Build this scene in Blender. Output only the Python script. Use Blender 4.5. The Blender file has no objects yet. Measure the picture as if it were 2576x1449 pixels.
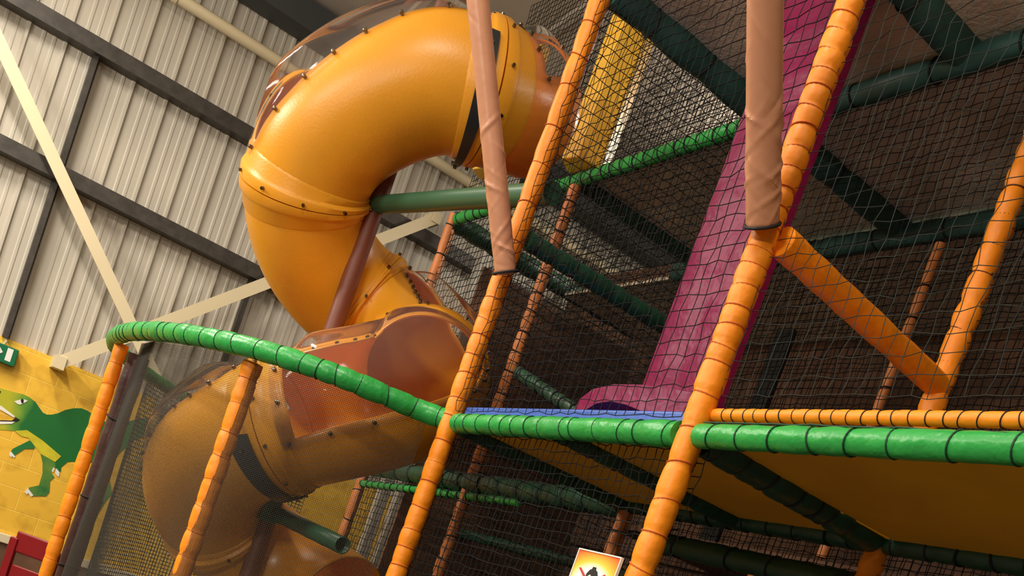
import bpy, bmesh, math, random
from mathutils import Vector, Matrix
random.seed(7)
sc = bpy.context.scene
COL = sc.collection
# ------------------------------------------------------------------ camera (tilted phone photo, upper crop of a taller frame)
F, PX, PY, EYE = 2576.0, 1288.0, 1717.5, 1.55
_r, _p, _y = math.radians(20), math.radians(-3.5), math.radians(-57)
FWD = Vector((math.sin(_y)*math.cos(_p), math.cos(_y)*math.cos(_p), math.sin(_p)))
_R0 = Vector((math.cos(_y), -math.sin(_y), 0)); _U0 = _R0.cross(FWD)
RIGHT = _R0*math.cos(_r)+_U0*math.sin(_r); UP = -_R0*math.sin(_r)+_U0*math.cos(_r)
CAM = Vector((0, 0, EYE))
cd = bpy.data.cameras.new('camera'); cam = bpy.data.objects.new('camera', cd); COL.objects.link(cam)
m = Matrix((RIGHT, UP, -FWD)).transposed().to_4x4(); m.translation = CAM; cam.matrix_world = m
cd.sensor_width = 36; cd.lens = 36*F/2576; cd.shift_x = 0; cd.shift_y = (PY-724.5)/2576
cd.clip_start = .05; cd.clip_end = 200
sc.camera = cam
# ------------------------------------------------------------------ world, lamps, exposure
sc.view_settings.view_transform = 'Standard'; sc.view_settings.look = 'None'
sc.view_settings.gamma = 1; sc.view_settings.use_curve_mapping = False
sc.view_settings.exposure = 0.0
w = bpy.data.worlds.new('world'); sc.world = w; w.use_nodes = True
w.node_tree.nodes['Background'].inputs[0].default_value = (.75, .8, 1, 1)
w.node_tree.nodes['Background'].inputs[1].default_value = .1
def lamp(x, y, z, power, sx=1.5, sy=.35, col=(1, .915, .79), rot=(0, 0, 0)):
    l = bpy.data.lights.new('hall_lamp_or_fill', 'AREA'); l.shape = 'RECTANGLE'; l.size = sx; l.size_y = sy
    l.energy = power; l.color = col
    o = bpy.data.objects.new('hall_lamp_or_fill', l); COL.objects.link(o); o.location = (x, y, z); o.rotation_euler = rot
for (x, y, z, p) in ((-.3, -4.4, 3.5, 330), (-4.2, -4.0, 4.7, 190), (-8.2, -3.4, 4.9, 260),
                     (.5, .2, 6.8, 90), (-3.4, -.6, 6.5, 150), (-8.7, -1.0, 6.1, 170), (-7.2, 6.8, 6.4, 190), (-2.0, 7.5, 7.0, 160)):
    lamp(x, y, z, p*1.0, rot=(math.radians(32) if y < -2 else 0, 0, 0))  # front row is lowered and tilted to brighten the post fronts
    lamp(x, y, z-.35, p*.6, 3.4, 2.8, rot=(math.pi, 0, 0))  # upward fill light added under each lamp to brighten the roof
# ------------------------------------------------------------------ pixel -> point on a real plane
def ray(u, v): return RIGHT*((u-PX)/F) - UP*((v-PY)/F) + FWD
def onx(u, v, x): d = ray(u, v); return CAM + d*(x/d.x)
def ony(u, v, y): d = ray(u, v); return CAM + d*(y/d.y)
def onz(u, v, z): d = ray(u, v); return CAM + d*((z-EYE)/d.z)
def dep(u, v, t): return CAM + ray(u, v)*t
# ------------------------------------------------------------------ materials
def lin(c): return tuple(((x/255+.055)/1.055)**2.4 if x/255 > .04045 else x/255/12.92 for x in c)+(1,)
MATS = {}
def mat(name, col, rough=.5, metal=0, noise=0, scale=6, bump=0, bscale=30, spec=.5, col2=None, coat=0):
    m_ = bpy.data.materials.new(name); m_.use_nodes = True; nt = m_.node_tree; b = nt.nodes['Principled BSDF']
    b.inputs['Base Color'].default_value = lin(col); b.inputs['Roughness'].default_value = rough
    b.inputs['Metallic'].default_value = metal; b.inputs['Specular IOR Level'].default_value = spec
    b.inputs['Coat Weight'].default_value = coat; b.inputs['Coat Roughness'].default_value = .15
    tc = nt.nodes.new('ShaderNodeTexCoord')
    if noise or col2:
        n = nt.nodes.new('ShaderNodeTexNoise'); n.inputs['Scale'].default_value = scale; n.inputs['Detail'].default_value = 5
        nt.links.new(tc.outputs['Object'], n.inputs['Vector'])
        r = nt.nodes.new('ShaderNodeValToRGB'); c = col; k = noise
        c2 = col2 if col2 else tuple(max(0, x*(1-k)) for x in c)
        r.color_ramp.elements[0].position = .3; r.color_ramp.elements[1].position = .7
        r.color_ramp.elements[0].color = lin(c2); r.color_ramp.elements[1].color = lin(c)
        nt.links.new(n.outputs['Fac'], r.inputs['Fac']); nt.links.new(r.outputs['Color'], b.inputs['Base Color'])
    if bump:
        n = nt.nodes.new('ShaderNodeTexNoise'); n.inputs['Scale'].default_value = bscale; n.inputs['Detail'].default_value = 3
        nt.links.new(tc.outputs['Object'], n.inputs['Vector'])
        bp = nt.nodes.new('ShaderNodeBump'); bp.inputs['Strength'].default_value = bump; bp.inputs['Distance'].default_value = .02
        nt.links.new(n.outputs['Fac'], bp.inputs['Height']); nt.links.new(bp.outputs['Normal'], b.inputs['Normal'])
    MATS[name] = m_; return m_
orange = mat('orange_vinyl', (255, 147, 14), .5, bump=.5, bscale=9, noise=.06)
orange_in = mat('inner_orange_vinyl', (222, 134, 70), .45, bump=.5, bscale=9, noise=.1)  # duller orange for the posts inside the frame
sleeve_m = mat('tan_orange_sleeve', (202, 142, 108), .38, bump=.35, bscale=5)
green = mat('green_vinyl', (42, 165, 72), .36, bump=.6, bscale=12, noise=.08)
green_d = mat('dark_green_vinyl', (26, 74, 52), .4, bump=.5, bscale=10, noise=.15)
teal_b = mat('hazed_teal_vinyl', (50, 92, 86), .5, bump=.4, bscale=10)  # teal lightened: haze over the upper beams is put into the colour
green_a = mat('green_painted_steel', (44, 92, 66), .35)
brown_v = mat('brown_vinyl', (118, 62, 42), .5, bump=.3, bscale=8)
maroon = mat('dark_brown_vinyl', (72, 46, 42), .5, bump=.4, bscale=10)
purple = mat('magenta_vinyl', (132, 16, 72), .42, bump=.8, spec=.3, bscale=7, noise=.08)
blue = mat('blue_vinyl', (52, 96, 190), .4)
cord = mat('black_cord', (20, 19, 20), .7)
cordo = mat('orange_brown_cord', (196, 92, 18), .7)
cordg = mat('dark_green_cord', (10, 62, 34), .6)
cordb = mat('brown_cord', (84, 48, 26), .7)
netm = mat('black_net', (12, 11, 11), .8, spec=.2)
netg = mat('green_black_net', (24, 32, 29), .7, spec=.3)
finem = mat('fine_mesh_cord', (46, 41, 32), .8)
plast = mat('yellow_slide_plastic', (238, 162, 38), .36, noise=.05, scale=3, bump=.06, bscale=60, coat=0)
plast_o = mat('orange_slide_plastic', (238, 138, 48), .3, noise=.05, scale=3, bump=.06, bscale=60, coat=.1)
plast_m = mat('amber_slide_plastic', (246, 166, 44), .3, noise=.05, scale=3, bump=.06, bscale=60, coat=.1)
steel_d = mat('dark_steel_strap', (46, 50, 54), .4, .3)
boltm = mat('bolt_steel', (120, 112, 100), .25, 1)
yellowp = mat('yellow_deck_board', (232, 168, 16), .55, noise=.12, scale=2)
brownp = mat('brown_deck_board', (232, 220, 200), .8, noise=.2, scale=3, bump=.4, bscale=40)
clad = mat('cream_cladding', (192, 185, 170), .5, noise=.07, scale=1.3)
girtm = mat('galvanised_girt', (74, 69, 64), .5, .3, noise=.25, scale=14)
dsteel = mat('dark_steel_beam', (58, 62, 62), .6)
creamm = mat('cream_paint', (222, 208, 172), .5)
roofm = mat('roof_lining', (176, 164, 150), .7, noise=.1, scale=2)
floorm = mat('grey_floor', (92, 84, 78), .6, noise=.15)
hexy = mat('yellow_vinyl', (246, 190, 60), .4, bump=.3, bscale=9)
redm = mat('dark_red_plastic', (128, 16, 22), .3)
backm = mat('brown_back_board', (120, 84, 60), .8, noise=.3, scale=4)
exitg = mat('exit_green', (0, 104, 66), .4)
white = mat('white_paint', (232, 232, 226), .5)
black = mat('black_paint', (18, 18, 18), .5)
steelw = mat('pale_grey_steel', (178, 172, 160), .5, noise=.1)
# clear smoky window: transparent + fresnel gloss
aw = bpy.data.materials.new('smoky_acrylic'); aw.use_nodes = True; nt = aw.node_tree
for n in list(nt.nodes): nt.nodes.remove(n)
o_ = nt.nodes.new('ShaderNodeOutputMaterial'); mx = nt.nodes.new('ShaderNodeMixShader'); tr = nt.nodes.new('ShaderNodeBsdfTransparent')
gl = nt.nodes.new('ShaderNodeBsdfGlossy'); gl.inputs['Roughness'].default_value = .07
df = nt.nodes.new('ShaderNodeBsdfDiffuse'); df.inputs['Color'].default_value = (.72, .62, .55, 1)
mx2 = nt.nodes.new('ShaderNodeMixShader'); mx2.inputs[0].default_value = .06
tr.inputs['Color'].default_value = (.93, .91, .89, 1)
fr = nt.nodes.new('ShaderNodeLayerWeight'); fr.inputs['Blend'].default_value = .12
nt.links.new(tr.outputs[0], mx2.inputs[1]); nt.links.new(df.outputs[0], mx2.inputs[2])
nt.links.new(fr.outputs[0], mx.inputs[0]); nt.links.new(mx2.outputs[0], mx.inputs[1]); nt.links.new(gl.outputs[0], mx.inputs[2])
nt.links.new(mx.outputs[0], o_.inputs[0])
# ------------------------------------------------------------------ mesh helpers
class MB:
    def __init__(s): s.v = []; s.f = []
    def add(s, vs, fs):
        b = len(s.v); s.v += [tuple(p) for p in vs]; s.f += [tuple(i+b for i in f) for f in fs]; return s
    def box(s, x0, x1, y0, y1, z0, z1):
        vs = [(x, y, z) for z in (z0, z1) for y in (y0, y1) for x in (x0, x1)]
        return s.add(vs, [(0, 2, 3, 1), (4, 5, 7, 6), (0, 1, 5, 4), (2, 6, 7, 3), (0, 4, 6, 2), (1, 3, 7, 5)])
    def tube(s, pts, r, n=12, caps=True, closed=False):
        pts = [Vector(p) for p in pts]; N = len(pts); rr = r if hasattr(r, '__len__') else [r]*N
        vs = []; prev = None
        for i, p in enumerate(pts):
            a = pts[(i-1) % N] if (closed or i > 0) else pts[0]; b = pts[(i+1) % N] if (closed or i < N-1) else pts[-1]
            t = (b-a).normalized()
            if prev is None:
                e = Vector((0, 0, 1)) if abs(t.z) < .9 else Vector((1, 0, 0)); u = (e-t*e.dot(t)).normalized()
            else: u = (prev-t*prev.dot(t)).normalized()
            prev = u; w_ = t.cross(u)
            for k in range(n):
                th = 2*math.pi*k/n; vs.append(p+(u*math.cos(th)+w_*math.sin(th))*rr[i])
        fs = []
        for i in range(N if closed else N-1):
            j = (i+1) % N
            for k in range(n): fs.append((i*n+k, i*n+(k+1) % n, j*n+(k+1) % n, j*n+k))
        if caps and not closed: fs += [tuple(range(n-1, -1, -1)), tuple((N-1)*n+k for k in range(n))]
        return s.add(vs, fs)
    def obar(s, a, b, wdt, dpt, side):
        a = Vector(a); b = Vector(b); t = (b-a).normalized(); sd = Vector(side); sd = (sd-t*sd.dot(t)).normalized(); o2 = t.cross(sd)
        vs = [q+sd*(wdt/2*i)+o2*(dpt/2*j) for q in (a, b) for i, j in ((-1, -1), (1, -1), (1, 1), (-1, 1))]
        return s.add(vs, [(0, 3, 2, 1), (4, 5, 6, 7)]+[(k, (k+1) % 4, 4+(k+1) % 4, 4+k) for k in range(4)])
    def build(s, name, m_, parent=None, smooth=True, bevel=0):
        me = bpy.data.meshes.new(name); me.from_pydata(s.v, [], s.f); me.materials.append(m_)
        bm = bmesh.new(); bm.from_mesh(me); bmesh.ops.recalc_face_normals(bm, faces=bm.faces); bm.to_mesh(me); bm.free()
        if smooth:
            for p in me.polygons: p.use_smooth = True
            try: me.set_sharp_from_angle(angle=math.radians(40))
            except Exception: pass
        o = bpy.data.objects.new(name, me); COL.objects.link(o)
        if parent:
            o.parent = parent; o.matrix_parent_inverse = Matrix.Translation(-parent.location)
        if bevel:
            b = o.modifiers.new('bevel', 'BEVEL'); b.width = bevel; b.segments = 3
        return o
def tag(o, label=None, cat=None, group=None, kind=None):
    if label: o['label'] = label
    if cat: o['category'] = cat
    if group: o['group'] = group
    if kind: o['kind'] = kind
    return o
def thing(name, label, cat, loc, group=None):
    o = bpy.data.objects.new(name, None); COL.objects.link(o); o.location = Vector(loc); o.empty_display_size = .1
    return tag(o, label, cat, group)
def lerp_path(pts, step=.03):
    pts = [Vector(p) for p in pts]; out = [pts[0]]
    for a, b in zip(pts, pts[1:]):
        n = max(1, int((b-a).length/step))
        for i in range(1, n+1): out.append(a.lerp(b, i/n))
    return out
def catmull(P, sub=12):
    P = [Vector(p) for p in P]; P = [P[0]*2-P[1]]+P+[P[-1]*2-P[-2]]; out = []
    for i in range(1, len(P)-2):
        p0, p1, p2, p3 = P[i-1:i+3]
        for k in range(sub):
            t = k/sub; out.append(.5*((2*p1)+(p2-p0)*t+(2*p0-5*p1+4*p2-p3)*t*t+(3*p1-p0-3*p2+p3)*t**3))
    out.append(P[-2]); return out
def resample(pts, step):
    out = [pts[0]]; acc = 0
    for a, b in zip(pts, pts[1:]):
        L = (b-a).length; d = step-acc
        while d <= L:
            out.append(a.lerp(b, d/L)); d += step
        acc = L-(d-step)
    return out
def padded(name, label, cat, pts, r, m_, tie_m=cord, gap=.17, group=None, squash=.13, tie_r=.006, ties=True, step=.025, jitter=.2, wob=.04):
    """foam sleeve on a steel tube, pinched where the net cord goes round it"""
    path = resample(lerp_path(pts, step), step)
    root = thing(name, label, cat, path[0], group)
    L = (len(path)-1)*step; tpos = []; gf = gap if callable(gap) else (lambda q: gap)
    s = gf(0)*.5
    while s < L-gf(s)*.3: tpos.append(s); s += gf(s)*(1+random.uniform(-jitter, jitter))
    rr = []
    for i in range(len(path)):
        s = i*step; sw = gf(s)*.15; d = min([abs(s-t) for t in tpos]) if tpos else 9
        rr.append(r*(1-squash*math.exp(-(d/sw)**2)+wob*math.sin(s*23)*math.sin(s*7.3+len(pts))))
    MB().tube(path, rr, 16).build('foam_sleeve', m_, root)
    if ties and len(tpos) < 100:
        for t in tpos:
            i = min(len(path)-2, int(t/step)); p = path[i]; d = (path[i+1]-path[i]).normalized()
            e = Vector((0, 0, 1)) if abs(d.z) < .8 else Vector((1, 0, 0)); u = (e-d*e.dot(d)).normalized(); v = d.cross(u)
            rad = r*(1-squash)+tie_r*.6; tilt = random.uniform(-.25, .25)*r
            ring = [p+(u*math.cos(a)+v*math.sin(a))*rad+d*tilt*math.cos(a) for a in [2*math.pi*k/18 for k in range(18)]]
            MB().tube(ring, tie_r, 6, closed=True).build('cord_tie', tie_m, root)
    return root
def net(name, label, origin, ux, uz, W, H, pitch, r, m_=netm, wob=.12, cat='safety net', group=None, curve=None, sag=0):
    """knotted square net; every cord is its own strand with small sag"""
    o = Vector(origin); ux = Vector(ux).normalized(); uz = Vector(uz); nn = ux.cross(uz)
    nx = max(1, round(W/pitch)); nz = max(1, round(H/pitch)); mb = MB(); rng = random.Random(hash(name+label) % 1000 if False else len(label)*7)
    P = {}
    for i in range(nx+1):
        for j in range(nz+1):
            dx = rng.uniform(-wob, wob)*pitch; dz = rng.uniform(-wob, wob)*pitch; dn = rng.uniform(-wob, wob)*pitch
            s_ = math.sin(math.pi*i/nx)*math.sin(math.pi*j/nz)*sag
            P[i, j] = o+ux*(i*W/nx+dx)+uz*(j*H/nz+dz)+nn*(dn+s_)
    for i in range(nx+1): mb.tube([P[i, j] for j in range(nz+1)], r, 3, caps=False)
    for j in range(nz+1): mb.tube([P[i, j] for i in range(nx+1)], r, 3, caps=False)
    ob = mb.build(name, m_, smooth=False); return tag(ob, label, cat, group)

# ------------------------------------------------------------------ the hall
WX = -11.2; ZB = 2.38; ZE = 6.25
def struct(o): o['kind'] = 'structure'; return o
struct(MB().box(WX-.3, 9, -9, 14, -.12, 0).build('floor', floorm, smooth=False))
# left wall: block base painted yellow, cladding above
def yellow_blocks():
    m_ = bpy.data.materials.new('yellow_painted_blocks'); m_.use_nodes = True; nt = m_.node_tree; b = nt.nodes['Principled BSDF']
    tc = nt.nodes.new('ShaderNodeTexCoord'); mp = nt.nodes.new('ShaderNodeMapping'); mp.inputs['Rotation'].default_value = (0, math.radians(90), math.radians(90))
    sep = nt.nodes.new('ShaderNodeSeparateXYZ'); cmb = nt.nodes.new('ShaderNodeCombineXYZ')
    nt.links.new(tc.outputs['Object'], sep.inputs[0]); nt.links.new(sep.outputs['Y'], cmb.inputs['X']); nt.links.new(sep.outputs['Z'], cmb.inputs['Y'])
    br = nt.nodes.new('ShaderNodeTexBrick'); br.inputs['Scale'].default_value = 1; br.inputs['Brick Width'].default_value = .45; br.inputs['Row Height'].default_value = .213
    br.inputs['Mortar Size'].default_value = .006; br.inputs['Mortar Smooth'].default_value = .6
    br.inputs['Color1'].default_value = lin((240, 192, 62)); br.inputs['Color2'].default_value = lin((236, 186, 58)); br.inputs['Mortar'].default_value = lin((246, 204, 84))
    nt.links.new(cmb.outputs[0], br.inputs['Vector'])
    n = nt.nodes.new('ShaderNodeTexNoise'); n.inputs['Scale'].default_value = 7; n.inputs['Detail'].default_value = 6; nt.links.new(tc.outputs['Object'], n.inputs['Vector'])
    r = nt.nodes.new('ShaderNodeValToRGB'); r.color_ramp.elements[0].position = .3; r.color_ramp.elements[0].color = (.78, .74, .62, 1); r.color_ramp.elements[1].position = .5; r.color_ramp.elements[1].color = (1, 1, 1, 1)
    nt.links.new(n.outputs['Fac'], r.inputs[0]); mul = nt.nodes.new('ShaderNodeMixRGB'); mul.blend_type = 'MULTIPLY'; mul.inputs[0].default_value = 1
    nt.links.new(br.outputs['Color'], mul.inputs[1]); nt.links.new(r.outputs[0], mul.inputs[2]); nt.links.new(mul.outputs[0], b.inputs['Base Color'])
    bp = nt.nodes.new('ShaderNodeBump'); bp.inputs['Strength'].default_value = .4; bp.inputs['Distance'].default_value = .006; bp.invert = True
    nt.links.new(br.outputs['Fac'], bp.inputs['Height']); nt.links.new(bp.outputs[0], b.inputs['Normal']); b.inputs['Roughness'].default_value = .5
    return m_
yb = yellow_blocks()
zl = onx(0, 1338, WX).z
struct(MB().box(WX-.3, WX, -9, 14, 0, ZB).build('wall_left', yb, smooth=False))
wains = struct(MB().box(WX+.001, WX+.03, -9, 14, .1, zl-.05).build('trim_1', backm, smooth=False))
struct(MB().box(WX+.001, WX+.06, -9, 14, zl-.09, zl).build('trim_2', creamm, smooth=False, bevel=.01))
# ribbed cladding, one extruded profile
prof = []
y = -9.0
while y < 14:
    prof += [(0, y), (0, y+.085), (.006, y+.095), (.006, y+.115), (0, y+.125), (0, y+.175), (.006, y+.185), (.006, y+.205), (0, y+.215), (0, y+.262), (.03, y+.276), (.03, y+.298)]
    y += .312
mb = MB(); n = len(prof)
mb.add([(WX-.05+a, b, z) for z in (ZB-.02, ZE+.15) for a, b in prof], [(i, i+1, n+i+1, n+i) for i in range(n-1)])
struct(mb.build('wall_cladding', clad, smooth=False))
bpy.data.objects['wall_cladding'].name = 'wall_left_cladding'
struct(MB().box(WX-.35, WX-.1, -9, 14, ZB, ZE+.4).build('wall_left_outer', clad, smooth=False))
struct(MB().box(WX-.3, 9, 14, 14.3, 0, 9).build('wall_back', clad, smooth=False))
struct(MB().box(9, 9.3, -9, 14, 0, 9).build('wall_right', clad, smooth=False))
struct(MB().box(WX-.3, 9, -9.3, -9, 0, 9).build('wall_front', clad, smooth=False))
# roof lining rising to the right with ribs
sl = .13; mb = MB(); pr = []
y = -9.0
while y < 14:
    pr += [(0, y), (0, y+.9), (-.03, y+.92), (-.03, y+.98)]; y += 1.0
n = len(pr)
mb.add([(x, b, ZE+.3+(x-WX)*sl+a) for x in (WX-.2, 9.2) for a, b in pr], [(i, i+1, n+i+1, n+i) for i in range(n-1)])
struct(mb.build('ceiling', roofm, smooth=False))
# girts, posts, eaves beam, pipe, braces
def beam_y(name, label, z, x0, x1, h, m_, y0=-9, y1=14, group=None, cat='steel beam'):
    mb = MB(); t = .012
    mb.box(x0, x1, y0, y1, z, z+t); mb.box(x0, x1, y0, y1, z+h-t, z+h); mb.box(x1-t, x1, y0, y1, z+t, z+h-t)
    return tag(mb.build(name, m_, smooth=False), label, cat, group)
g2 = onx(320, 517, WX+.17).z; g1 = onx(340, 165, WX+.17).z
beam_y('wall_girt', 'long grey steel girt across the cladding, the lower one over the green hoop', g2-.07, WX-.02, WX+.16, .135, girtm, cat='wall girt')
beam_y('wall_girt', 'long grey steel girt across the cladding, the upper of the two beside the slide', g1-.07, WX-.02, WX+.16, .135, girtm, cat='wall girt')
beam_y('eaves_beam', 'dark steel eaves beam where the ribbed wall meets the roof', ZE-.0, WX, WX+.34, .26, dsteel, cat='eaves beam')
zp = onx(580, 78, WX+.12).z
pp = MB().tube([(WX+.12, -9, zp), (WX+.12, 14, zp)], .055, 14).build('pipe', creamm); tag(pp, 'cream pipe running along the top of the ribbed wall under the eaves', 'pipe')
for yy in (1.05, 2.15, 3.25):
    MB().tube([(WX+.12, yy-.02, zp), (WX+.12, yy+.02, zp)], .064, 14).build('pipe_clip', creamm, pp)
for (u, v, z0, z1, lab) in ((131, 484, ZB, g1-.07, 'thin dark vertical cladding rail left of the cream braces'), (606, 790, ZB, g2-.07, 'short dark vertical cladding rail beside the left edge of the slide')):
    p = onx(u, v, WX+.06)
    tag(MB().box(WX-.04, WX+.08, p.y-.024, p.y+.024, z0, z1).build('cladding_rail', girtm, smooth=False), lab, 'cladding rail')
def brace(a, b, lab, off=.28):
    pa = onx(*a, WX+off); pb = onx(*b, WX+off)
    r = thing('wall_brace', lab, 'brace', pa)
    MB().obar(pa, pb, .115, .02, (0, 1, .3)).build('flat_bar', creamm, r, smooth=False)
    for q in (pa, pb): MB().box(WX, WX+.28, q.y-.05, q.y+.05, q.z-.06, q.z+.06).build('fixing_bracket', creamm, r, smooth=False)
brace((-150, -210), (420, 1010), 'cream flat steel brace sloping down from the left edge to the green hoop')
brace((150, 912), (1098, 548), 'cream flat steel brace rising from the yellow wall to behind the slide', .25)

# ------------------------------------------------------------------ dinosaur mural, exit sign, cable, chair
def poly(name, px, off, m_, parent, th=.004):
    pts = [onx(u, v, WX+off) for u, v in px]; n = len(pts); mb = MB()
    back = [p-Vector((th, 0, 0)) for p in pts]
    mb.add(pts+back, [tuple(range(n)), tuple(range(2*n-1, n-1, -1))]+[(i, (i+1) % n, n+(i+1) % n, n+i) for i in range(n)])
    me = bpy.data.meshes.new(name); me.from_pydata(mb.v, [], mb.f); me.materials.append(m_)
    bm = bmesh.new(); bm.from_mesh(me); bmesh.ops.triangulate(bm, faces=[f for f in bm.faces if len(f.verts) > 4]); bmesh.ops.recalc_face_normals(bm, faces=bm.faces); bm.to_mesh(me); bm.free()
    o = bpy.data.objects.new(name, me); COL.objects.link(o)
    if parent: o.parent = parent; o.matrix_parent_inverse = Matrix.Translation(-parent.location)
    return o
def dino_mat():
    m_ = bpy.data.materials.new('dinosaur_green_paint'); m_.use_nodes = True; nt = m_.node_tree; b = nt.nodes['Principled BSDF']
    g = nt.nodes.new('ShaderNodeNewGeometry'); s = nt.nodes.new('ShaderNodeSeparateXYZ'); nt.links.new(g.outputs['Position'], s.inputs[0])
    n = nt.nodes.new('ShaderNodeTexNoise'); n.inputs['Scale'].default_value = 5; nt.links.new(g.outputs['Position'], n.inputs['Vector'])
    ya = onx(0, 1010, WX).y; ybb = onx(95, 1060, WX).y
    mr = nt.nodes.new('ShaderNodeMapRange'); mr.inputs['From Min'].default_value = ya; mr.inputs['From Max'].default_value = ybb
    nt.links.new(s.outputs['Y'], mr.inputs[0]); ad = nt.nodes.new('ShaderNodeMath'); ad.operation = 'MULTIPLY_ADD'; ad.inputs[1].default_value = .5; nt.links.new(n.outputs['Fac'], ad.inputs[0]); nt.links.new(mr.outputs[0], ad.inputs[2])
    r = nt.nodes.new('ShaderNodeValToRGB'); e = r.color_ramp.elements; e[0].position = .5; e[0].color = lin((178, 178, 34)); e[1].position = 1.15; e[1].position = 1.0; e[1].color = lin((10, 104, 40))
    k = e.new(.78); k.color = lin((96, 150, 44))
    nt.links.new(ad.outputs[0], r.inputs[0]); nt.links.new(r.outputs[0], b.inputs['Base Color']); b.inputs['Roughness'].default_value = .55
    return m_
dg = dino_mat(); dk = mat('deep_green_paint', (14, 104, 42), .55, col2=(30, 120, 56), scale=3); lm = mat('belly_yellow_paint', (214, 202, 40), .55, noise=.12, scale=12)
legm = mat('leg_green_paint', (20, 106, 50), .55, col2=(128, 160, 50), scale=4)
md = thing('dinosaur_mural', 'green painted dinosaur with a yellow belly on the yellow block wall', 'mural', onx(120, 1100, WX))
poly('body', [(-60, 985), (-40, 972), (0, 976), (43, 988), (60, 992), (75, 1000), (90, 1012), (100, 1027), (108, 1038), (118, 1043), (130, 1043), (145, 1040), (165, 1031), (185, 1027), (205, 1027), (220, 1033), (232, 1041), (262, 1060), (301, 1066), (334, 1057), (367, 1051), (384, 1057), (377, 1089), (334, 1109), (301, 1139), (284, 1160), (262, 1166), (190, 1161), (170, 1162), (154, 1176), (153, 1187), (143, 1187), (138, 1172), (139, 1162), (154, 1148), (107, 1108), (68, 1082), (38, 1084), (0, 1081), (-50, 1078), (-50, 1068), (0, 1067), (38, 1061), (48, 1057), (42, 1052), (20, 1038), (0, 1024), (-50, 1000)], .004, dg, md)
poly('tail', [(222, 1036), (262, 1060), (301, 1066), (334, 1057), (367, 1051), (384, 1057), (377, 1089), (334, 1109), (301, 1139), (284, 1160), (262, 1166), (215, 1161)], .006, dk, md)
poly('belly', [(38, 1084), (68, 1082), (107, 1108), (154, 1148), (139, 1162), (103, 1142), (71, 1101), (53, 1097)], .0075, lm, md)
poly('arm', [(74, 1108), (88, 1118), (86, 1129), (62, 1129), (36, 1146), (28, 1135), (32, 1129)], .0065, dk, md)
poly('leg', [(101, 1138), (137, 1161), (140, 1174), (128, 1187), (137, 1200), (126, 1210), (124, 1238), (116, 1248), (83, 1248), (71, 1234), (73, 1226), (98, 1221), (107, 1191), (107, 1163)], .0062, legm, md)
poly('leg', [(290, 1148), (277, 1179), (274, 1199), (282, 1242), (267, 1259), (247, 1292), (234, 1319), (214, 1316), (222, 1290), (232, 1265), (240, 1240), (240, 1200), (250, 1160)], .0062, legm, md)
poly('claw', [(23, 1141), (28, 1136), (38, 1148), (36, 1152), (30, 1147), (29, 1151), (24, 1146)], .008, white, md)
poly('claw', [(62, 1238), (70, 1228), (84, 1246), (78, 1250), (71, 1240), (68, 1244)], .008, white, md)
poly('claw', [(130, 1186), (134, 1176), (138, 1178), (134, 1188)], .009, white, md)
poly('claw', [(139, 1190), (142, 1178), (150, 1188), (148, 1200), (143, 1196)], .009, white, md)
poly('eye_white', [(36, 1010), (44, 1007), (58, 1004), (70, 1008), (64, 1012), (50, 1018), (44, 1016)], .0085, white, md)
poly('pupil', [(52, 1007), (56, 1002), (60, 1006), (59, 1014), (54, 1014)], .0095, black, md)
poly('mouth_corner', [(30, 1058), (40, 1050), (50, 1056), (42, 1061), (0, 1060), (0, 1057)], .0085, black, md)
poly('teeth', [(0, 1020), (4, 1022), (38, 1048), (34, 1050), (0, 1030)], .0083, white, md)
poly('teeth', [(0, 1060), (38, 1061), (30, 1066), (0, 1067)], .0088, white, md)
poly('nostril', [(-2, 982), (2, 984), (1, 988), (-2, 988)], .0085, black, md)
# exit sign box
e0 = onx(20, 893, WX); es = thing('exit_sign', 'green emergency exit sign box with a white arrow on the yellow wall', 'exit sign', (WX, e0.y, e0.z))
ey1 = onx(43, 900, WX+.1).y; zt = onx(10, 866, WX+.1).z; zb_ = onx(38, 925, WX+.1).z
MB().box(WX, WX+.1, ey1-.42, ey1, zb_, zt).build('sign_box', exitg, es, smooth=False, bevel=.008)
MB().box(WX+.1, WX+.104, ey1-.095, ey1-.045, zb_+.03, zt-.015).build('door_symbol', white, es, smooth=False)
zc = (zb_+zt)/2+.01
MB().box(WX+.1, WX+.104, ey1-.24, ey1-.15, zc-.012, zc+.012).build('arrow_shaft', white, es, smooth=False)
MB().add([(WX+.104, ey1-.16, zc-.035), (WX+.104, ey1-.16, zc+.035), (WX+.104, ey1-.125, zc), (WX+.1, ey1-.16, zc-.035), (WX+.1, ey1-.16, zc+.035), (WX+.1, ey1-.125, zc)], [(0, 1, 2), (3, 5, 4), (0, 2, 5, 3), (0, 3, 4, 1), (1, 4, 5, 2)]).build('arrow_head', white, es, smooth=False)
MB().box(WX+.1, WX+.104, ey1-.36, ey1-.28, zc-.03, zc+.03).build('figure_symbol', white, es, smooth=False)
c0 = onx(12, 845, WX+.03); c1 = onx(8, 868, WX+.03)
tag(MB().tube([c0, c0.lerp(c1, .5)+Vector((.02, .02, 0)), c1], .012, 8).build('cable', creamm), 'short pale cable above the green exit sign', 'cable')
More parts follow.
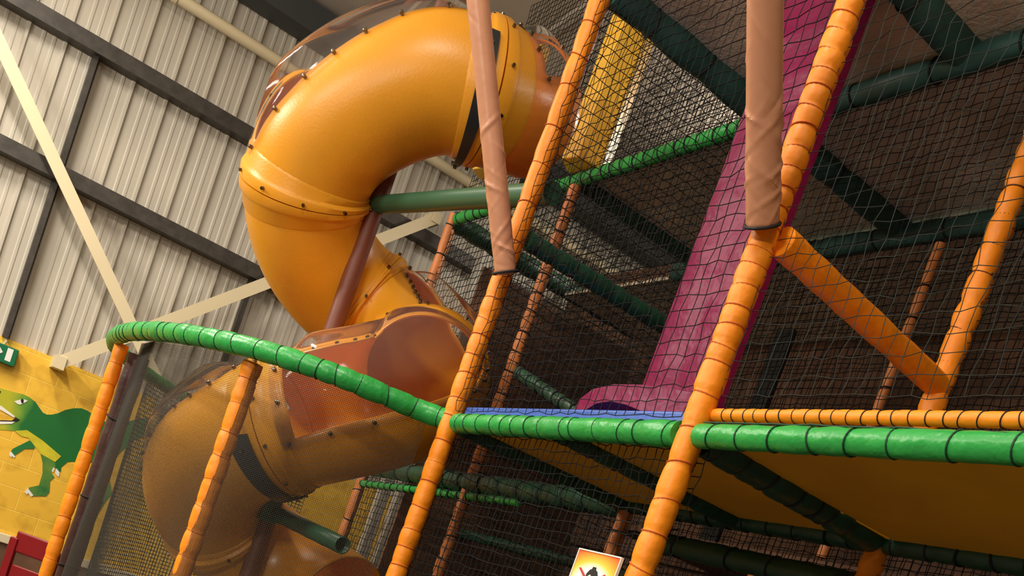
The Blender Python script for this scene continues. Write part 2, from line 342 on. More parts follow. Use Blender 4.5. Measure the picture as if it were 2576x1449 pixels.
# red chair near the wall
def chair():
    t = 8.2; A = dep(50, 1335, t); B_ = dep(112, 1357, t)
    ux = (B_-A); ux.z = 0; L = ux.length*1.02; ux.normalize(); fr_ = Vector((ux.y, -ux.x, 0))
    base = Vector((A.x, A.y, 0)); r = thing('plastic_chair', 'dark red plastic chair with a slotted back by the yellow wall', 'chair', base)
    T = A.z; W = .36
    def slab(name, s0, s1, z0, z1, d0=0, d1=.03, bev=.01):
        a = base+ux*s0; b = base+ux*s1
        vs = [q+fr_*d+Vector((0, 0, z)) for z in (z0, z1) for q, d in ((a, d0), (b, d0), (b, d1), (a, d1))]
        return MB().add(vs, [(0, 3, 2, 1), (4, 5, 6, 7)]+[(k, (k+1) % 4, 4+(k+1) % 4, 4+k) for k in range(4)]).build(name, redm, r, smooth=False, bevel=bev)
    slab('back_slat', 0, W, T-.17, T, 0, .035, .015); slab('back_slat', .03, W-.03, T-.45, T-.27, 0, .03)
    slab('back_upright', -.035, 0.03, T-.8, T-.06, 0, .05); slab('back_upright', W-.03, W+.02, T-.8, T-.06, 0, .05)
    slab('seat', -.02, W+.02, T-.86, T-.8, -.38, .05)
    for s in (0, W-.05):
        for d in (-.36, 0): slab('leg', s, s+.04, 0, T-.86, d, d+.04, .005)
chair()

# ------------------------------------------------------------------ play frame: grid of posts and beams
X3, X4, X2, X1, X5 = -4.93, -3.0, -6.93, -8.9, -1.07
Y0, Y1, Y2, Y3 = 2.30, 3.54, 4.81, 6.08
ZD, ZU = 2.4, 4.72
fx, fy = onz(1150, 1064, ZD).x, Y0
p4 = onz(1728, 1076, ZD)
def post(x, y, z0, z1, lab, r=.052, m_=orange, tm=cordb, gap=.17, grp=None, **k):
    return padded('padded_post', lab, 'post', [(x, y, z0), (x, y, z1)], r, m_, tm, gap, grp, **k)
post(X3-.02, Y0, .05, 6.3, 'tall orange padded post at the corner where the green hoop meets the front rail', tie_r=.003, tm=cordo, gap=lambda q: .115 if q < 3.1 else .2, squash=.09, step=.015)
post(p4.x, Y0, .05, 5.2, 'thick orange padded post in front of the magenta slide', .053, tie_r=.003, tm=cordo, gap=lambda q: .135 if q < 2.5 else .07, squash=.1, step=.012, jitter=.12)
p1 = onz(312, 852, ZD); post(p1.x, p1.y, .02, 2.37, 'leftmost orange padded post, over the dinosaur mural', .046, gap=.15, tie_r=.0022, tm=cordo, step=.015, squash=.12, jitter=.1)
p2 = onz(645, 890, ZD); post(p2.x, p2.y, .02, 2.36, 'orange padded post in front of the lower slide bend', .054, gap=.145, tie_r=.0022, tm=cordo, step=.013, squash=.11, jitter=.1)
post(X2, Y1, .05, 4.7, 'slim orange post behind the net between the front corner post and the hall wall', .046, orange_in, cord, .14)
post(X1-.1, Y1, .05, 4.78, 'short looking orange post standing behind the slide window', .05, orange_in, cord, .25)
pb = onz(2215, 1362, ZD); PBX, PBY = pb.x, pb.y
post(PBX, PBY, .05, 4.7, 'orange padded post at the far end of the orange side rail, right of the frame', .055, orange, cordb, .12, squash=.2, tie_r=.003)
dp = ony(2300, 790, Y2); post(dp.x, Y2, 2.55, 4.6, 'thin orange post deep inside the frame right of the side rail', .035, orange_in, cord, .2)
dp = ony(1925, 1375, Y2); post(dp.x, Y2, .05, 2.45, 'short dim orange post deep inside below the deck joist', .045, orange_in, cord, .2)
post(X3, Y1, .05, 4.7, 'orange post inside the frame hidden behind the magenta slide', .045, orange_in, cord, .2)
b1 = dep(352, 890, 7.0); post(b1.x, b1.y, .02, 2.36, 'dark brown padded post close behind the leftmost orange post', .072, maroon, cord, .5, squash=.03)
# beams
def beam(a, b, lab, r=.05, m_=green_d, gap=.15, cat='beam', tm=cord, name='padded_beam', **k):
    return padded(name, lab, cat, [a, b], r, m_, tm, gap, **k)
ZB2 = ZD-.015
beam((X3+.07, Y0, ZB2), (p4.x-.05, Y0, ZB2), 'bright green padded front rail between the two tall orange posts', .05, green, .14, tie_r=.0026, squash=.07, tm=cordg, jitter=.45, step=.012)
beam((p4.x+.05, Y0, ZD-.018), (-1.2, Y0, ZD-.005), 'bright green padded front rail running off the right edge', .044, green, .17, tie_r=.0033, squash=.06, tm=cordg, step=.012)
ra = ony(1850, 1043, Y0+.03); rb = ony(2500, 1053, Y0+.03)
beam((p4.x+.02, Y0+.03, ra.z-.004), (-1.2, Y0+.03, rb.z), 'orange padded rail lying along the top of the green front rail',   .023, orange, .058, tie_r=.002, squash=.07, jitter=.08, step=.01)
hoop = [(-4.98, 2.31), (-5.08, 2.17), (-5.13, 1.95), (-5.2, 1.73), (-5.35, 1.54), (-5.55, 1.38), (-5.82, 1.25), (-6.15, 1.14), (-6.55, 1.06), (-7.05, 1.01), (-7.6, 1.02), (-8.12, 1.1), (-8.62, 1.27), (-9.08, 1.48), (-9.5, 1.72), (-9.85, 2.0), (-10.1, 2.4), (-10.15, 3.0), (-10.1, 3.54)]
HP = resample(catmull([(x, y, ZD) for x, y in hoop], 10), .04)
padded('padded_hoop_rail', 'bright green padded rail curving round the slide enclosure', 'rail', HP, .056, green, cordg, .125, squash=.09, tie_r=.003, step=.015, jitter=.3)
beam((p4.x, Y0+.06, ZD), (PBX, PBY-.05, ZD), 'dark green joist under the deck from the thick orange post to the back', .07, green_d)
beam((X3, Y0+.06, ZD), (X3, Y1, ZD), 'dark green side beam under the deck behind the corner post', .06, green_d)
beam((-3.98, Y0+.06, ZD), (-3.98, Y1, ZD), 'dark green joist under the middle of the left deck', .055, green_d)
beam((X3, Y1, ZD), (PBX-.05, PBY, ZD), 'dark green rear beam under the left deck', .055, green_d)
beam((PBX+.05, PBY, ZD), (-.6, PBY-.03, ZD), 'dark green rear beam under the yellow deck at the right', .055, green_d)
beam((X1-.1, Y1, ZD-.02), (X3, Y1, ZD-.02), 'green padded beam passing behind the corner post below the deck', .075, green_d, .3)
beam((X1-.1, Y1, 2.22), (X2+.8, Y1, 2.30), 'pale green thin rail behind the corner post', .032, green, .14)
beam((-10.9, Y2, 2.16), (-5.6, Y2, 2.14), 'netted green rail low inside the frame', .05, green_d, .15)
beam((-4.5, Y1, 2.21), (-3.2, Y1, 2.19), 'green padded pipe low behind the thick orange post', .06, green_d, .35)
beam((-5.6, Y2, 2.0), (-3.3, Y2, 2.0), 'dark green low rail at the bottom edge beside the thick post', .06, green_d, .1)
beam((X1, Y1, ZU), (X3-.03, Y1, ZU), 'pale topped green beam crossing high up between corner post and magenta slide', .05, green, .14)
beam((X3, Y1, ZU-.03), (-.5, Y1, ZU-.03), 'dark teal deck beam across the upper right', .062, teal_b, .5)
beam((X3, Y0+.05, ZU), (X3, Y2, ZU), 'dark teal deck beam running back from the corner post top', .085, teal_b, .5)
beam((-3.62, Y0, ZU), (-3.62, Y1, ZU), 'dark teal deck joist above the thick orange post', .08, teal_b, .5)
beam((-7.2, Y2, ZU-.05), (-.5, Y2, ZU-.05), 'dark green back deck beam deep in the frame', .07, teal_b, .5)
beam((X3, Y0+.06, 3.4), (X3, Y1, 3.4), 'short dark green side rail between the corner post and the slim post', .05, green_d, .12)
beam((X2, Y1, ZU), (X2, Y2+.4, ZU), 'dark green beam running back from the slim post', .06, green_d, .3)
beam((X1-.1, Y1, ZU), (X1-.1, Y2+1, ZU), 'dark green beam running back from the post behind the slide', .09, green_d, .3)
beam((p4.x+.04, Y0+.05, 3.13), (PBX, PBY, 3.1), 'orange padded side rail running back from the thick orange post', .056, orange, .3, squash=.05, ties=False)
q0 = ony(1305, 938, 3.0); q1 = ony(1465, 1035, 3.0)
beam(q0, (q1.x, q1.y, q1.z-.02), 'short dark green padded bar inside above the blue mat', .04, green_d, .13)
# slack net edge cord along the right front rail
ec = []; rr_ = random.Random(5); xx = p4.x+.08
while xx < -1.3:
    ec += [(xx, Y0-.03, ZD+.022+rr_.uniform(-.008, .006)), (xx+.08, Y0-.012, ZD+.03)]; xx += .17
tag(MB().tube(ec, .0028, 6).build('net_edge_cord', cordg), 'slack dark green net edge cord along the top of the right front rail', 'cord')
# decks
def deck(name, lab, x0, x1, y0, y1, z, m_, th=.03):
    return tag(MB().box(x0, x1, y0, y1, z, z+th).build(name, m_, smooth=False), lab, 'deck panel')
deck('deck_board', 'yellow deck underside right of the dark green joist', p4.x+.02, -.9, Y0+.02, PBY, ZD, yellowp, .02)
deck('deck_board', 'yellow brown deck underside between corner post and thick post', X3, p4.x+.0, Y0+.02, Y1, ZD, yellowp, .02)
mt = MB().box(X3+.03, p4.x-.05, Y0+.03, Y1-.05, ZD+.022, ZD+.088).build('floor_mat', blue, smooth=False, bevel=.012); tag(mt, 'blue padded mat along the top of the green front rail', 'mat')
deck('deck_board', 'brown deck underside across the upper right, nearest', -3.83, -.4, Y0, Y1, ZU+.03, brownp)
deck('deck_board', 'brown deck underside seen beside the tan sleeve of the right diagonal', X3, -4.3, Y0, Y1, ZU+.03, brownp)
deck('deck_board', 'brown deck underside behind the teal cross beam', X3, -.4, Y1, Y2, ZU+.03, brownp)
deck('deck_board', 'brown netted deck underside left of the magenta slide', X2, X3, Y1, Y2, ZU+.03, brownp)
deck('deck_board', 'dark deck underside deep inside the frame', X1, -.4, Y2, Y3, ZU-.1, brownp)
deck('deck_board', 'dark lower deck deep inside below the rails', X2, -1, Y2, Y3, 2.5, backm)
tag(MB().box(-11.1, -.2, Y3, Y3+.04, 2.5, 5.6).build('back_panel', backm, smooth=False), 'dark brown back panel, extended to darken the view behind all the nets', 'panel')  # back panels run wide to hide the pale wall and keep the interior dark
tag(MB().box(-11.1, -.2, Y3+.05, Y3+.09, 0.1, 2.6).build('back_panel', backm, smooth=False), 'dark brown lower back panel under the deck', 'panel')
tag(MB().box(-9.3, -9.26, 4.1, Y3-.02, .1, 4.6).build('added_side_panel', backm, smooth=False), 'dark brown panel added to darken the view behind the nets under the slide', 'panel')  # added sheet that hides the yellow wall so this corner stays dark
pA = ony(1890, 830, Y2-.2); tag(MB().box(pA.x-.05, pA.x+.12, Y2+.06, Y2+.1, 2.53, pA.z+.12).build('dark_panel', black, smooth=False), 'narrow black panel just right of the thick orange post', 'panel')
deck('deck_board', 'small brown deck board behind the top of the magenta slide', -4.3, -3.83, 3.02, Y1, ZU+.03, brownp)
# tan sleeved diagonals leaning forward
def sleeve(a, b, lab, r):
    a = Vector(a); b = Vector(b); ST_ = .008; NSG = 48; pts = resample(lerp_path([a, b], ST_), ST_); rr = []
    for i in range(len(pts)): rr.append(r*(1+.02*math.sin(i*ST_*5.1)))
    root = thing('sleeved_brace', lab, 'diagonal brace', a)
    rr[0] = r*.75; rr[1] = r*.93
    mb = MB(); mb.tube(pts, rr, NSG)
    rng = random.Random(int(r*1e4)); LL = (b-a).length
    creases = [(rng.uniform(0.03, LL*.55) if q < 22 else rng.uniform(0, LL), rng.uniform(0, 2*math.pi), rng.choice((-1, 1))*rng.uniform(.02, .075), rng.uniform(.5, 1.3), rng.uniform(-.004, .0075), rng.uniform(.006, .014)) for q in range(40)]
    vs = []
    for k, (x, y, z) in enumerate(mb.v):
        i = k//NSG; th = 2*math.pi*(k % NSG)/NSG; s = i*ST_; d = 0
        for (s0_, t0_, sl_, wt_, h_, w_) in creases:
            dt = (th-t0_+math.pi) % (2*math.pi)-math.pi; e = (s-s0_-sl_*dt)/w_
            if abs(e) < 3: d += h_*math.exp(-e*e-(dt/wt_)**2)
        c = pts[min(i, len(pts)-1)]; q = Vector((x, y, z)); n_ = (q-c); n_ = n_.normalized() if n_.length > 1e-6 else n_
        vs.append(tuple(q+n_*d))
    mb.v = vs
    mb.build('fabric_sleeve', sleeve_m, root)
    MB().tube([pts[1]+((pts[4]-pts[3]).normalized().orthogonal()*math.cos(t)+(pts[4]-pts[3]).normalized().cross((pts[4]-pts[3]).normalized().orthogonal())*math.sin(t))*r*.9 for t in [2*math.pi*k/18 for k in range(18)]], .006, 6, closed=True).build('cord_tie', cord, root)
def hit_line(base, u, v, rt):
    # choose depth on the pixel ray that makes the brace lean toward the viewer side
    return dep(u, v, rt)
s1a = ony(1272, 690, Y0-.05); s2a = ony(1918, 572, Y0-.05)
s1b = dep(1196, -60, 4.75); s2b = dep(1926, -60, 3.2)
sleeve(s1a, s1b, 'tan fabric sleeved diagonal crossing in front of the upper slide', .054)
sleeve(s2a, s2b, 'tan fabric sleeved diagonal rising from the thick orange post', .058)
# magenta drop slide
def drop_slide():
    xa, xb = -4.22, -3.70; y_ = 2.86
    r = thing('drop_slide', 'magenta quilted vertical drop slide behind the thick orange post', 'slide', (xa, y_, 2.5))
    mb = MB(); nx, nz = 14, 60; vs = []
    for j in range(nz+1):
        z = 2.505+2.465*j/nz
        for i in range(nx+1):
            x = xa+(xb-xa)*i/nx + .02*(j/nz)
            d = .012*abs(math.sin(math.pi*i/nx*2))*abs(math.sin(math.pi*j/nz*9))
            if j < 8: d += .10*((8-j)/8)**2
            vs.append((x, y_-d, z))
    for j in range(nz+1):
        z = 2.505+2.465*j/nz
        for i in range(nx+1): vs.append((xa+(xb-xa)*i/nx+.02*(j/nz), y_+.1, z))
    W = nx+1; o = W*(nz+1); fs = []
    for j in range(nz):
        for i in range(nx):
            fs.append((j*W+i, j*W+i+1, (j+1)*W+i+1, (j+1)*W+i)); fs.append((o+j*W+i+1, o+j*W+i, o+(j+1)*W+i, o+(j+1)*W+i+1))
        fs.append((j*W, (j+1)*W, o+(j+1)*W, o+j*W)); fs.append((j*W+nx, o+j*W+nx, o+(j+1)*W+nx, (j+1)*W+nx))
    mb.add(vs, fs); mb.build('padded_back', purple, r)
    # curled lip at the foot, runs out to the left
    prof = [(-.80, -.06), (-.79, .02), (-.70, .085), (-.52, .115), (-.3, .11), (-.05, .085), (.12, .06), (.12, -.1), (-.03, -.085), (-.2, -.05), (-.36, -.01), (-.5, .01), (-.62, -.005), (-.74, -.07)]
    P = [ony(1735, 1034, 2.7)+Vector((a, 0, b*.85)) for a, b in prof]; n_ = len(P); vs = []
    for k, yy in enumerate((2.62, 2.64, 2.9, 3.1, 3.12)):
        sc_ = .93 if k in (0, 4) else 1
        c = sum(P, Vector())/n_
        for p in P: q = c+(p-c)*sc_; vs.append((q.x, yy, q.z))
    fs = [(k*n_+i, k*n_+(i+1) % n_, (k+1)*n_+(i+1) % n_, (k+1)*n_+i) for k in range(4) for i in range(n_)]
    fs += [tuple(range(n_)), tuple(4*n_+i for i in range(n_-1, -1, -1))]
    MB().add(vs, fs).build('landing_lip', purple, r)
drop_slide()
# hexagonal yellow padded columns
def hexcol(x, y, z0, z1, r, lab):
    root = thing('hexagonal_column', lab, 'padded column', (x, y, z0))
    mb = MB(); N = 6; vs = []; segs = 12
    hs = [z0+(z1-z0)*i/segs for i in range(segs+1)]
    for i, z in enumerate(hs):
        for k in range(N):
            a = math.radians(60*k+10); vs.append((x+r*math.cos(a), y+r*math.sin(a), z))
    fs = [(i*N+k, i*N+(k+1) % N, (i+1)*N+(k+1) % N, (i+1)*N+k) for i in range(segs) for k in range(N)]
    b = len(vs); vs += [(x, y, z0-.0), (x, y, z1+.12)]
    fs += [((k+1) % N, k, b) for k in range(N)]+[(segs*N+k, segs*N+(k+1) % N, b+1) for k in range(N)]
    mb.add(vs, fs).build('vinyl_cover', hexy, root, smooth=False, bevel=.01)
hc = ony(1462, 430, Y1)
hexcol(X2+.02, Y1, 4.8, 6.1, .18, 'yellow and orange hexagonal padded column behind the diamond net')
h2 = ony(1212, 455, Y1); hexcol(h2.x+.1, Y1, h2.z+.02, h2.z+1.2, .15, 'short yellow hexagonal column end hanging under the slide')

# ------------------------------------------------------------------ nets
net('safety_net', 'black square net over the front bay between the two tall orange posts', (X3+.05, Y0-.03, ZD+.04), (1, 0, 0), (0, 0, 1), p4.x-X3-.1, 3.4, .06, .002)
net('safety_net', 'black square net over the right front bay in front of the orange side rail', (p4.x+.05, Y0+.02, ZD+.14), (1, 0, 0), (0, 0, 1), 1.9, 3.0, .064, .0015, netg)
net('safety_net', 'dense black net on the side of the frame just right of the corner post', (X3, Y0+.05, .4), (0, 1, 0), (0, 0, 1), Y1-Y0-.1, 5.6, .055, .0022)
net('safety_net', 'black net behind the slide between the two slim orange posts', (X1-.05, Y1, .3), (1, 0, 0), (0, 0, 1), X3-X1, 4.4, .06, .0034)
net('safety_net', 'dark net on the row behind the magenta slide', (X3, Y1, .3), (1, 0, 0), (0, 0, 1), 4.2, 4.4, .05, .002)
net('safety_net', 'dark net deep inside the frame in front of the back panels', (X1, Y2, .3), (1, 0, 0), (0, 0, 1), 8.4, 4.4, .055, .003)
net('safety_net', 'dark net hanging below the green front rail', (X3+.05, Y0+.06, .3), (1, 0, 0), (0, 0, 1), p4.x-X3, 2.05, .05, .0022)
net('safety_net', 'black net high above the pale topped beam', (X1, Y1, ZU), (1, 0, 0), (0, 0, 1), 4, 1.95, .05, .003)
net('safety_net', 'net across the back of the upper level against the roof', (X1, Y2, ZU), (1, 0, 0), (0, 0, 1), 4, 1.95, .05, .003)
# fine mesh hung from the hoop
def fine_mesh(path, z0, z1, pitch, r, lab, wave=.012):
    pts = resample(path, pitch); mb = MB(); nz = int((z1-z0)/pitch)
    def off(i, z):
        p = pts[i]; a = pts[max(0, i-1)]; b = pts[min(len(pts)-1, i+1)]; t = (b-a).normalized(); n_ = Vector((t.y, -t.x, 0))
        return Vector((p.x, p.y, z))+n_*wave*math.sin(i*pitch*9+z*2)
    for i in range(len(pts)): mb.tube([off(i, z0+(z1-z0)*k/8) for k in range(9)], r, 3, caps=False)
    for j in range(nz): 
        z = z0+pitch*j; mb.tube([off(i, z) for i in range(0, len(pts), 3)], r, 3, caps=False)
    return tag(mb.build('fine_mesh_net', finem, smooth=False), lab, 'fine mesh net')
ip2 = min(range(len(HP)), key=lambda i: (HP[i].xy-Vector((p1.x, p1.y))).length)
def inward(q, d):
    c = Vector((-7.3, 2.3)); v = (c-q.xy).normalized(); return q+Vector((v.x*d, v.y*d, 0))
ins = [inward(p, .085) for p in HP[2:ip2-3] if p.x > -7.1]
fine_mesh(ins, .55, 2.37, .0095, .0011, 'fine dark mesh hanging from the green hoop in front of the lower slide')
fine_mesh([inward(p, .09) for p in HP[ip2+2:] if p.x < -9.15], .3, 2.37, .034, .0045, 'coarser woven mesh at the back of the slide enclosure')

# ------------------------------------------------------------------ spiral tube slide
CP = [(1475, 352, 7.5), (1410, 318, 7.2), (1330, 278, 6.9), (1235, 242, 6.65), (1125, 205, 6.58), (1010, 228, 6.6), (905, 280, 6.66), (822, 350, 6.74), (775, 447, 6.87), (772, 548, 7.05), (800, 640, 7.25), (862, 725, 7.45), (950, 800, 7.55), (1028, 868, 7.45), (1072, 928, 7.15), (1052, 975, 6.8), (985, 1010, 6.55), (870, 1035, 6.42), (745, 1062, 6.42), (620, 1100, 6.55), (535, 1165, 6.8), (520, 1240, 7.1), (570, 1320, 7.4), (660, 1400, 7.6), (770, 1470, 7.6), (860, 1540, 7.4)]
ST = .025
SP = resample(catmull([dep(*c) for c in CP], 14), ST); NS = len(SP)
for _ in range(30):
    SP = [SP[0]]+[(SP[i-1]+SP[i]*2+SP[i+1])/4 for i in range(1, NS-1)]+[SP[-1]]
RT = .415
FR = []
for i in range(NS):
    t = (SP[min(NS-1, i+1)]-SP[max(0, i-1)]).normalized(); u = (Vector((0, 0, 1))-t*t.z).normalized(); FR.append((t, u, u.cross(t)))
def near_idx(u, v, lo=0, hi=None):
    best = 1e9; bi = 0
    for i in range(lo, hi or NS):
        q = SP[i]-CAM; c = q.dot(FWD); x = PX+F*q.dot(RIGHT)/c; y_ = PY-F*q.dot(UP)/c
        d = (x-u)**2+(y_-v)**2
        if d < best: best = d; bi = i
    return bi
def sp(i, phi, r):
    f = max(0, min(NS-1.001, i)); k = int(f); a = f-k; k2 = min(NS-1, k+1)
    p = SP[k].lerp(SP[k2], a); u = FR[k][1].lerp(FR[k2][1], a).normalized(); n_ = FR[k][2].lerp(FR[k2][2], a).normalized()
    ph = math.radians(phi); return p+(u*math.cos(ph)+n_*math.sin(ph))*r
f0, f1, f2, f3, f4, f5, f6, f7 = 29, 47, 105, 144, 182, 239, 293, NS-3
slide = thing('spiral_tube_slide', 'big yellow and orange spiral tube slide with clear domed windows', 'slide', SP[f7].xy.to_3d())
# sections: start, end, window outline as (row, low angle, high angle)
secs = [(f0, f1, [(32, 0, 66), (36, 0, 70), (40, 0, 76)], plast_o),
        (f1, f2, [(50, -55, 28), (58, -55, 38), (67, -45, 56), (76, -25, 67), (85, 10, 77), (92, 58, 91), (96, 82, 100), (99, 104, 109)], plast),
        (f2, f3, None, plast),
        (f3, f4, [(150, -33, -24), (155, -33, 10), (161, -32, 50), (168, -30, 68), (178, -26, 72)], plast),
        (f4, f5, [(187, -62, 58), (197, -58, 67), (206, -34, 75), (219, -10, 98), (226, -4, 108), (233, 0, 119)], plast_m),
        (f5, f6, [(245, -50, 42), (247, -50, 55), (254, -45, 66), (262, -20, 71), (269, 30, 87), (275, 90, 97)], plast),
        (f6, f7, None, plast_m)]
def smooth(a): a = max(0, min(1, a)); return a*a*(3-2*a)
for (a, b, win, m_) in secs:
    mb = MB(); N1, N2 = 44, 20; rows = b-a+1
    s0, s1 = (2, 2) if not win else (win[0][0], win[-1][0])
    def lims(i):
        if not win: return -40, 40
        if i <= s0: return win[0][1:]
        if i >= s1: return win[-1][1:]
        for p, q in zip(win, win[1:]):
            if p[0] <= i <= q[0]:
                k = (i-p[0])/(q[0]-p[0]); return p[1]+(q[1]-p[1])*k, p[2]+(q[2]-p[2])*k
    idx = []
    for i in range(a, b+1):
        l, h = lims(i)
        row = [h+(360+l-h)*k/N1 for k in range(N1)]+[l+360+(h-l)*k/N2 for k in range(N2)]
        idx.append(row); 
        for ph in row: mb.v.append(tuple(sp(i, ph, RT)))
    NN = N1+N2
    for r_ in range(rows-1):
        for k in range(NN):
            if win and k >= N1 and s0 <= a+r_+.5 <= s1: continue
            mb.f.append((r_*NN+k, r_*NN+(k+1) % NN, (r_+1)*NN+(k+1) % NN, (r_+1)*NN+k))
    sec = mb.build('tube_section', m_, slide)
    md_ = sec.modifiers.new('thickness', 'SOLIDIFY'); md_.thickness = .012; md_.offset = -1
    if win:
        mg = 2.4; dg_ = 7; NI, NJ = 40, 40; vs = []
        for j in range(NJ+1):
            i = s0-mg+(s1-s0+2*mg)*j/NJ; l, h = lims(max(s0, min(s1, i))); l -= dg_; h += dg_
            for k in range(NI+1):
                ph = l+(h-l)*k/NI
                e1 = min(j, NJ-j)/NJ*((s1-s0+2*mg)*ST); e2 = min(k, NI-k)/NI*math.radians(h-l)*RT
                e = min(e1, e2); rise = .012+.08*smooth((e-.05)/.2)
                vs.append(sp(i, ph, RT+rise))
        fs = [(j*(NI+1)+k, j*(NI+1)+k+1, (j+1)*(NI+1)+k+1, (j+1)*(NI+1)+k) for j in range(NJ) for k in range(NI)]
        wo = MB().add(vs, fs).build('window_dome', aw, slide)
        wo['label'] = 'clear smoky domed window'
        # bolts round the rim
        per = [(s0-1.2+(s1-s0+2.4)*q/7, e) for q in ((1, 6) if s1-s0 < 15 else range(8)) for e in ('l', 'h')]+[(s0-1.2, q/4) for q in range(1, 4)]+[(s1+1.2, q/4) for q in range(1, 4)]
        for i, e in per:
            l, h = lims(max(s0, min(s1, i)))
            if h-l < 14 and e != 'h': continue
            ph = l-3.6 if e == 'l' else h+3.6 if e == 'h' else l+(h-l)*e
            pA_ = sp(i, ph, RT+.005); pB_ = sp(i, ph, RT+.03)
            MB().tube([pA_, pA_.lerp(pB_, .85), pB_], [.013, .013, .007], 8).build('bolt', boltm, wo)
# flange collars with seam
for i in (f1, f2, f3, f4, f5, f6):
    for sgn, mm in ((-1, plast), (1, plast)):
        prof = [(0, .032), (1.6, .032), (2.0, .024), (2.6, .010), (4.6, .008), (5.2, -.002)]
        mb = MB(); N = 64
        for d, h in [(0.12, -.002)]+[(max(.12, d), h) for d, h in prof]:
            for k in range(N): mb.v.append(tuple(sp(i+sgn*d, 360*k/N, RT+h)))
        R_ = len(prof)+1
        for r_ in range(R_-1):
            for k in range(N): mb.f.append((r_*N+k, r_*N+(k+1) % N, (r_+1)*N+(k+1) % N, (r_+1)*N+k))
        mb.build('joint_flange', mm, slide)
    for k in range(10):
        ph = 36*k+14; a_ = sp(i-1, ph, RT+.03); MB().tube([a_, sp(i-1, ph, RT+.05)], .011, 8).build('bolt', boltm, slide)
# steel straps under two joints
for i, lo, hi, wd in ((f1+2.4, 66, 215, 1.0), (f5+3.4, 112, 225, 2)):
    mb = MB(); N = 40
    for d, h in ((-wd, .035), (wd, .035), (wd, .05), (-wd, .05)):
        for k in range(N+1): mb.v.append(tuple(sp(i+d, lo+(hi-lo)*k/N, RT+h)))
    for s in range(4):
        for k in range(N): mb.f.append((s*(N+1)+k, s*(N+1)+k+1, ((s+1) % 4)*(N+1)+k+1, ((s+1) % 4)*(N+1)+k))
    st = mb.build('steel_strap', steel_d, slide)
    for ph in (lo+12, hi-20): MB().tube([sp(i, ph, RT+.05), sp(i, ph, RT+.065)], .012, 8).build('bolt', boltm, st)
# centre post with arms
PCX, PCY = -7.06, 2.22
cp = thing('slide_support_post', 'brown padded post standing in the middle of the spiral slide', 'support post', (PCX, PCY, 0))
MB().tube(lerp_path([(PCX, PCY, .0), (PCX, PCY, 5.4)], .1), .062, 16).build('foam_sleeve', brown_v, cp)
zarm = 3.86
MB().tube([(PCX, PCY, zarm), (X3-.03, PCY+.2, zarm-.17)], .06, 16).build('bracket_arm', green_a, cp)['label'] = 'green upper arm'
za = onz(722, 1290, 1.7)
e_ = dep(862, 1372, 6.25); s_ = Vector((PCX, PCY, e_.z+.06))
arm = MB().tube([s_, e_], .055, 18, caps=False).build('bracket_arm', green_a, cp); arm['label'] = 'green lower arm with open end'
arm.modifiers.new('thickness', 'SOLIDIFY').thickness = .008
MB().box(PCX-.02, PCX+.14, PCY-.1, PCY+.02, s_.z-.08, s_.z+.22).build('bracket_plate', green_a, cp, smooth=False, bevel=.01)

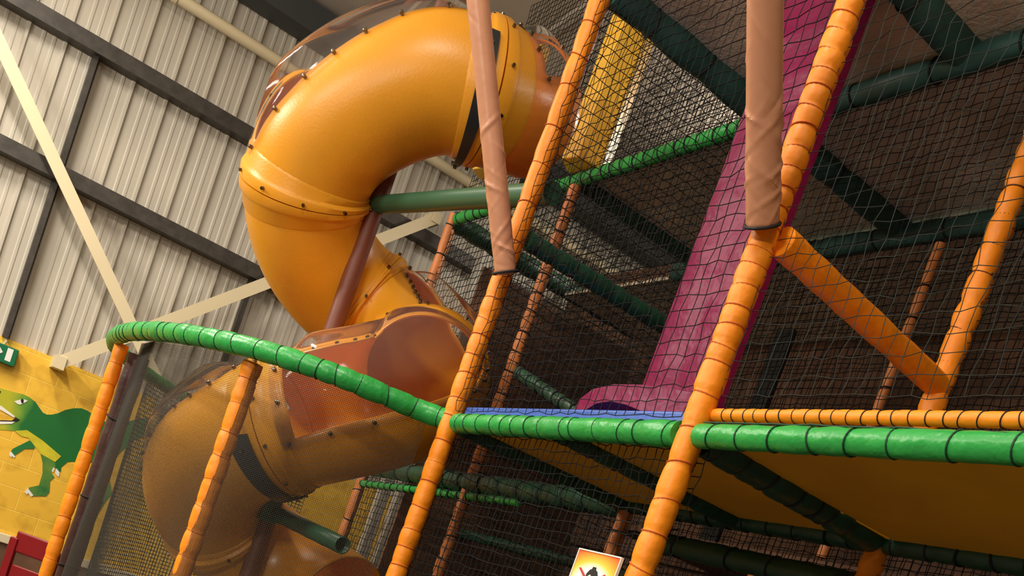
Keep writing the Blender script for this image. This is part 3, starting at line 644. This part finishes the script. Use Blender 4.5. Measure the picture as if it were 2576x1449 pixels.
# ------------------------------------------------------------------ small things
# warning sign on the net beside the thick post
def sign():
    yS = Y0-.07; A = ony(1462, 1386, yS); B_ = ony(1566, 1408, yS); L = B_.x-A.x; T = (A.z+B_.z)/2+.003; V = L*.56; H = L*1.0
    r = thing('warning_sign', 'orange and white sign with a crossed out black bottle beside the thick orange post', 'sign', (A.x, yS, T-H))
    m_ = bpy.data.materials.new('orange_glow_print'); m_.use_nodes = True; nt = m_.node_tree; b = nt.nodes['Principled BSDF']
    g = nt.nodes.new('ShaderNodeTexCoord'); mp = nt.nodes.new('ShaderNodeMapping'); mp.vector_type = 'POINT'; cx, cz = A.x+L*.47, T-V*.74
    g2_ = nt.nodes.new('ShaderNodeNewGeometry'); su0 = nt.nodes.new('ShaderNodeVectorMath'); su0.operation = 'SUBTRACT'; su0.inputs[1].default_value = (cx, yS-.006, cz); su1 = nt.nodes.new('ShaderNodeVectorMath'); su1.operation = 'MULTIPLY'; su1.inputs[1].default_value = (1, 1, 1.7); sub = nt.nodes.new('ShaderNodeVectorMath'); sub.operation = 'LENGTH'
    nt.links.new(g2_.outputs['Position'], su0.inputs[0]); nt.links.new(su0.outputs[0], su1.inputs[0]); nt.links.new(su1.outputs[0], sub.inputs[0]); mr = nt.nodes.new('ShaderNodeMapRange'); mr.inputs['From Max'].default_value = L*.8; nt.links.new(sub.outputs['Value'], mr.inputs[0])
    rp = nt.nodes.new('ShaderNodeValToRGB'); e = rp.color_ramp.elements; e[0].position = .42; e[0].color = lin((255, 248, 240)); e[1].position = 1; e[1].color = lin((244, 96, 40)); k = e.new(.62); k.color = lin((252, 208, 70)); k = e.new(.8); k.color = lin((250, 160, 50))
    nt.links.new(mr.outputs[0], rp.inputs[0]); nt.links.new(rp.outputs[0], b.inputs['Base Color']); b.inputs['Roughness'].default_value = .4
    MB().box(A.x, A.x+L, yS-.006, yS, T-H, T).build('sign_board', m_, r, smooth=False)
    fr_ = MB(); t = .005
    fr_.box(A.x-t, A.x+L+t, yS-.01, yS+.002, T, T+t); fr_.box(A.x-t, A.x, yS-.01, yS+.002, T-H, T); fr_.box(A.x+L, A.x+L+t, yS-.01, yS+.002, T-H, T); fr_.box(A.x-t, A.x+L+t, yS-.01, yS+.002, T-H-t, T-H)
    fr_.build('sign_border', white, r, smooth=False)
    # bottle outline
    def flat(name, pts, m2, d):
        P = [(A.x+L*x, yS-d, T-V*y_) for x, y_ in pts]; n_ = len(P)
        Q = [(x, y_+.002, z) for x, y_, z in P]
        return MB().add(P+Q, [tuple(range(n_)), tuple(range(2*n_-1, n_-1, -1))]+[(i, (i+1) % n_, n_+(i+1) % n_, n_+i) for i in range(n_)]).build(name, m2, r, smooth=False)
    flat('bottle_symbol', [(.40, 1.2), (.36, .75), (.36, .55), (.41, .44), (.45, .41), (.46, .35), (.53, .35), (.54, .41), (.59, .45), (.63, .56), (.62, .75), (.60, 1.2)], black, .0085)
    flat('bottle_shine', [(.43, 1.1), (.42, .6), (.46, .56), (.5, .6), (.5, 1.1)], white, .0105)
    redx = mat('red_cross_paint', (190, 50, 60), .5)
    flat('cross_bar', [(.16, .46), (.2, .44), (.84, 1.14), (.8, 1.18)], redx, .0125)
    flat('cross_bar', [(.80, .47), (.84, .5), (.2, 1.18), (.16, 1.14)], redx, .0135)
sign()
# pale columns; the narrow one is added for a pale strip low down
for (u, v, r_, lab) in ((915, 1380, .05, 'added pale grey narrow column behind the nets under the slide'), (1215, 660, .06, 'pale grey column behind the net left of the corner post')):
    p = dep(u, v, 10.4 if v > 1000 else 11.0)
    tag(MB().box(p.x-r_, p.x+r_, p.y-r_, p.y+r_, 0, 3.0 if v > 1000 else 6.2).build('steel_column', steelw, smooth=False), lab, 'steel column')
# repeats of one kind share a group
GR = {'padded_post': 'padded posts of the play frame', 'padded_beam': 'padded beams and rails of the play frame', 'safety_net': 'knotted safety nets of the play frame',
      'fine_mesh_net': 'mesh nets of the slide enclosure', 'deck_board': 'deck boards of the play frame', 'wall_girt': 'steel girts on the clad wall', 'cladding_rail': 'vertical rails on the clad wall',
      'wall_brace': 'cream braces on the clad wall', 'sleeved_brace': 'tan sleeved diagonals', 'hexagonal_column': 'hexagonal padded columns', 'back_panel': 'dark panels behind the nets', 'steel_column': 'pale steel columns'}
for o in sc.objects:
    b_ = o.name.split('.')[0]
    if o.parent is None and b_ in GR and 'label' in o: o['group'] = GR[b_]
